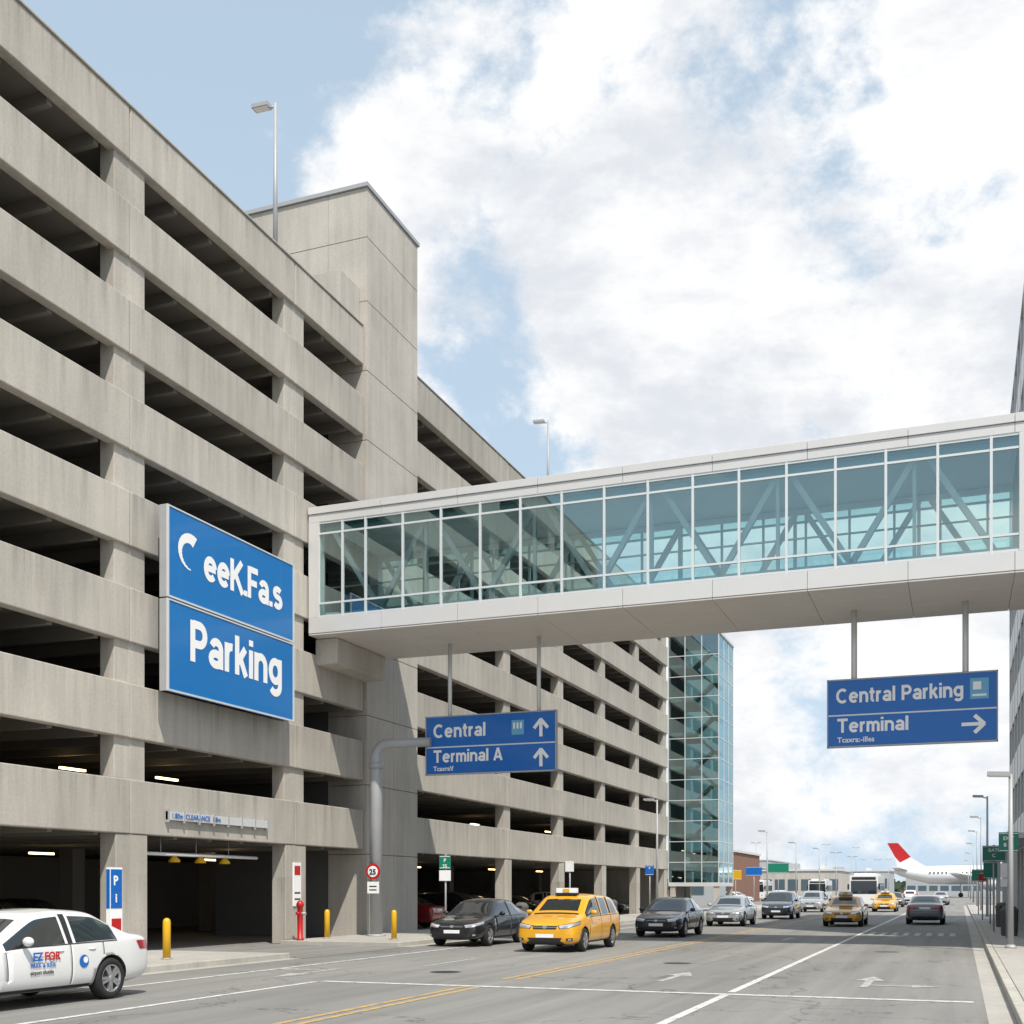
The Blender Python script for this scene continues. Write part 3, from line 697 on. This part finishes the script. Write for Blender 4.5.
    patch((0,-1,0),[(-.74,L,.66),(.74,L,.66),(.74,L,.65),(-.74,L,.65)],'darkseam',14,1,.003)
    po=pb.obj('fit',recalc=False); pm=po.data; bpy.data.objects.remove(po)
    return nm,fa,ra,L,pm
CARM={k:station_mesh(k) for k in('sedan','van')}
def paint(name,c,metal=.2): return simple(name,c,.32,metal,1)
P_={'white':paint('paint_white',(.75,.75,.74),0),'black':paint('paint_black',(.012,.013,.016)),'taxi':paint('paint_taxi',(.78,.38,.01),0),'silver':paint('paint_silver',(.5,.51,.52),.6),
    'grey':paint('paint_grey',(.13,.14,.155),.5),'navy':paint('paint_navy',(.03,.04,.06),.4),'redp':paint('paint_red',(.25,.02,.02),.2)}
def wheel_mesh():
    b=MB()
    b.lathe([(.2,-.1),(.30,-.11),(.325,-.08),(.333,0),(.325,.08),(.30,.11),(.225,.112),(.215,.08)],'x',(0,0,0),'tyre',28)
    b.lathe([(.215,.06),(.228,.1),(.218,.11),(.2,.1),(.195,.05)],'x',(0,0,0),'rim',28)
    b.lathe([(.2,.02),(.2,.045)],'x',(0,0,0),'dark',24)
    for i in range(5):
        a=2*math.pi*i/5
        for da in(-.16,.16):
            b.beam((.085,.05*math.cos(a+da*2),.05*math.sin(a+da*2)),(.09,.21*math.cos(a+da),.21*math.sin(a+da)),.04,'rim',.045)
    b.lathe([(.06,.06),(.055,.105),(.02,.11)],'x',(0,0,0),'rim',14)
    o=b.obj('w'); me=o.data; bpy.data.objects.remove(o); return me
WM=wheel_mesh()
BODY={}
def car(name,kind,pk,x,y,rz=0,taxi=False,z=0.0,side_text=False):
    me,fa,ra,L,pm=CARM[kind]; e=empty(name,(x,y,z),rz)
    if (kind,pk) not in BODY:
        m2=me.copy(); m2.materials[0]=P_[pk]; BODY[(kind,pk)]=m2
    o=bpy.data.objects.new('body',BODY[(kind,pk)]); col.objects.link(o); o.parent=e; o.location=(0,-L/2,0)
    o=bpy.data.objects.new('lamps_and_grille',pm); col.objects.link(o); o.parent=e; o.location=(0,-L/2,0)
    for s in(fa,ra):
        for sx in(-1,1):
            w=bpy.data.objects.new('wheel',WM); col.objects.link(w); w.parent=e; w.location=(sx*.79,s-L/2,.333); w.rotation_euler=(random.random(),0,0 if sx>0 else math.pi)
    b=MB(); y0=-L/2; van=kind=='van'; P=P_[pk]
    for sx in(-1,1):
        mz=.99 if not van else 1.09; my=y0+(1.72 if not van else 1.45)
        b.ell((sx*.97,my,mz),(.10,.055,.07),P); b.beam((sx*.84,my+.03,mz-.05),(sx*.95,my,mz-.02),.05,'dark',.03)
        for hs in((2.45,3.15) if not van else (2.25,3.2)): b.ell((sx*.885,y0+hs,.82 if not van else .88),(.022,.09,.014),P)
    if taxi:
        zr=1.45 if not van else 1.61; yo=-.35 if not van else -.5
        b.box(-.32,.32,yo,yo+.25,zr-.03,zr+.03,'dark')
        b.box(-.3,.3,yo+.02,yo+.23,zr+.03,zr+.17,'signw'); b.box(-.1,.1,yo+.01,yo+.24,zr+.05,zr+.15,'yel')
    b.obj('trim',e)
    if side_text:
        text('EZ',(.915,-.45,.70),.17,'blue2',e,'+x',.03); text('FOR',(.915,-.22,.70),.17,'red',e,'+x',.03); text('PARK & RIDE',(.915,-.5,.6),.09,'blue2',e,'+x',.01)
        text('airport shuttle',(.915,-.5,.50),.08,'dark',e,'+x',.01)
        b=MB(); b.lathe([(.1,.905),(.1,.912)],'x',(0,.62,.64),'blue2',20); b.lathe([(.05,.912),(.05,.915)],'x',(0,.65,.66),'signw',14); b.obj('door_emblem',e)
    return e
car('white_car','sedan','white',-13.5,13.8,side_text=True)
car('black_car','sedan','black',-14.3,34.5)
car('yellow_taxi','van','taxi',-10.65,32.6,taxi=True)
car('dark_car','sedan','black',-10.2,43.3)
car('silver_car','sedan','silver',-10.3,56.5)
car('dark_car','van','navy',-9.9,70.5)
car('yellow_taxi','sedan','taxi',-5.1,58,taxi=True)
car('yellow_taxi','sedan','taxi',-5.4,95,taxi=True)
car('grey_car','sedan','grey',-1.6,62.5,rz=math.pi)
car('grey_car','van','silver',-10.5,92)
car('black_car','sedan','black',-6.0,120)
for x,y,k,p,r in((-28.5,30,'sedan','black',R(90)),(-24,44.5,'sedan','navy',R(90)),(-24,47.5,'sedan','redp',R(-90)),(-24,54,'van','black',R(90)),(-24,57,'sedan','silver',R(90)),(-24,63,'sedan','grey',R(90)),(-24,72,'van','white',R(90)),(-26,20.5,'sedan','grey',R(90)),(-24,79,'sedan','black',R(90)),
    (-26,145,'sedan','white',R(60)),(-30,150,'van','grey',R(80)),(-22,160,'sedan','silver',R(80)),(-18.5,130,'van','white',0),(-18.5,138,'sedan','redp',0),(-12,150,'van','black',0),(-2,140,'sedan','silver',math.pi),(-6,160,'van','white',math.pi)):
    car('parked_car',k,p,x,y,r)
def bus(x,y,L=10):
    e=empty('shuttle_bus',(x,y,0)); b=MB(); w,h=1.25,3.0
    b.box(-w,w,-L/2,L/2,.35,h,'plane'); b.box(-w+.12,w-.12,-L/2-.02,-L/2+.1,1.3,2.5,'carglass'); b.box(w-.05,w+.01,-L/2+.6,L/2-.6,1.4,2.3,'carglass'); b.box(-w-.01,-w+.05,-L/2+.6,L/2-.6,1.4,2.3,'carglass')
    b.box(-w+.2,w-.2,-L/2-.03,-L/2+.1,2.6,2.85,'dark'); b.box(-w+.3,w-.3,-L/2+1,L/2-1,h,h+.2,'plane')
    for sx in(-1,1):
        b.ell((sx*.95,-L/2,.8),(.15,.06,.1),'lens'); b.box(sx*1.35-.08,sx*1.35+.08,-L/2-.2,-L/2-.1,1.7,2.2,'dark')
        for yy in(-L*.3,L*.3): b.lathe([(.45,-.13),(.48,-.08),(.48,.08),(.45,.13)],'x',(sx*1.13,yy,.48),'tyre',20)
    b.obj('body',e,bevel=.06)
bus(-8.2,116); bus(-19,175,8); bus(-30,190,9)
# aircraft
A=empty('airliner',(-14,263,0)); b=MB()
prof=[(.15,0),(.9,2),(1.5,5),(1.9,8),(2.0,12),(2.0,30),(1.85,33),(1.4,35.5),(.7,37),(.1,37.6)]
i=b.mi('plane'); 
rings=[]
for r,t in prof:
    zc_=4.7+(max(0,8-t)/8)*1.0
    rings.append([b.bm.verts.new((t,r*math.cos(2*math.pi*q/24),zc_+r*math.sin(2*math.pi*q/24))) for q in range(24)])
for a,c in zip(rings,rings[1:]):
    for q in range(24):
        f=b.bm.faces.new([a[q],a[(q+1)%24],c[(q+1)%24],c[q]]); f.smooth=True; f.material_index=i
b.bm.faces.new(rings[0]).material_index=i; b.bm.faces.new(rings[-1]).material_index=i
def slabp(pts,axis,t,k):
    i=b.mi(k); off=Vector((0,t/2,0)) if axis=='y' else Vector((0,0,t/2))
    A1=[b.bm.verts.new(Vector(p)+off) for p in pts]; A2=[b.bm.verts.new(Vector(p)-off) for p in pts]
    b.bm.faces.new(A1).material_index=i; b.bm.faces.new(A2[::-1]).material_index=i
    for j in range(len(pts)): b.bm.faces.new([A1[j],A2[j],A2[(j+1)%len(pts)],A1[(j+1)%len(pts)]]).material_index=i
slabp([(-.6,0,11.6),(1.6,0,11.6),(4.2,0,8.6),(2.0,0,7.4),(1.0,0,8.6)],'y',.3,'red'); slabp([(1.0,0,8.55),(2.0,0,7.35),(4.2,0,8.55),(7.6,0,6.3),(1.6,0,6.2)],'y',.32,'plane')
slabp([(1,0,5.8),(4,0,5.8),(2.2,-6,6.3),(.6,-6,6.3)],'z',.2,'plane'); slabp([(1,0,5.8),(4,0,5.8),(2.2,6,6.3),(.6,6,6.3)],'z',.2,'plane')
slabp([(14,0,3.8),(21,0,3.8),(13.5,-16,5),(12,-16,5)],'z',.3,'plane'); slabp([(14,0,3.8),(21,0,3.8),(13.5,16,5),(12,16,5)],'z',.3,'plane')
b.lathe([(.7,-2),(1.0,-.5),(1.05,1),(.9,2)],'x',(19.5,-6,2.6),'galv',16)
for k_ in range(30): b.box(8+k_*.8,8.25+k_*.8,-2.03,-1.9,5.0,5.35,'dark')
b.box(14,14.3,-2.6,-2.3,0,3,'galv'); b.box(32,32.3,-.1,.2,0,3,'galv')
for p in((14,-2.6),(32,-.1)): b.lathe([(.5,-.2),(.5,.2)],'y',(p[0]+.15,p[1],.5),'tyre',14)
b.obj('airframe',A)
# ------------------------------------------------------------------ distant buildings
def far(name,x0,x1,y0,y1,h,k,rows=1,n=8):
    e=empty(name,(x0,y0,0)); b=MB(); w=x1-x0; d=y1-y0
    b.box(0,w,0,d,0,h,k); b.box(-.2,w+.2,-.2,d+.2,h,h+.3,'alu')
    for r in range(rows):
        z=h*(r+.3)/rows
        for i in range(n): b.box(w*(i+.12)/n,w*(i+.88)/n,-.06,.05,z,z+h*.4/rows,'fargl')
    b.box(w*.3,w*.42,d*.3,d*.5,h+.3,h+1.5,'galv'); b.box(w*.7,w*.76,d*.3,d*.5,h+.3,h+1.1,'alu')
    b.obj('shell',e)
far('terminal_annex',-62,-27,150,170,6.5,'brick',2,10)
far('hangar',-110,-45,300,340,9,'farwall',1,14)
far('hangar',-40,-18,330,360,6.5,'farwall',1,8)
far('terminal_concourse',-16,30,390,420,8,'farwall',2,14)
far('service_building',-36,-24,118,128,4,'farwall',1,4)
far('cargo_building',-34,-20,215,235,5,'conc2',1,6)
far('cargo_building',-60,-38,240,260,6,'brick',1,6)
far('control_building',40,90,350,380,10,'farwall',2,10)
b=MB()
for i in range(1500):
    x=random.uniform(-260,200); y=random.uniform(440,470); s=random.uniform(1.0,2.2); z=random.uniform(.5,5.5+2*math.sin(x*.13))
    a=random.random()*6; v=[Vector((math.cos(a+q*1.57)*s*random.uniform(.6,1),random.uniform(-.5,.5),math.sin(a+q*1.57)*s*.7)) for q in range(4)]
    b.quad([(x+p.x,y+p.y,max(0,z+p.z)) for p in v],'leaf')
b.obj('distant_trees')
S.view_settings.view_transform='Standard'; S.view_settings.look='None'; S.view_settings.exposure=0
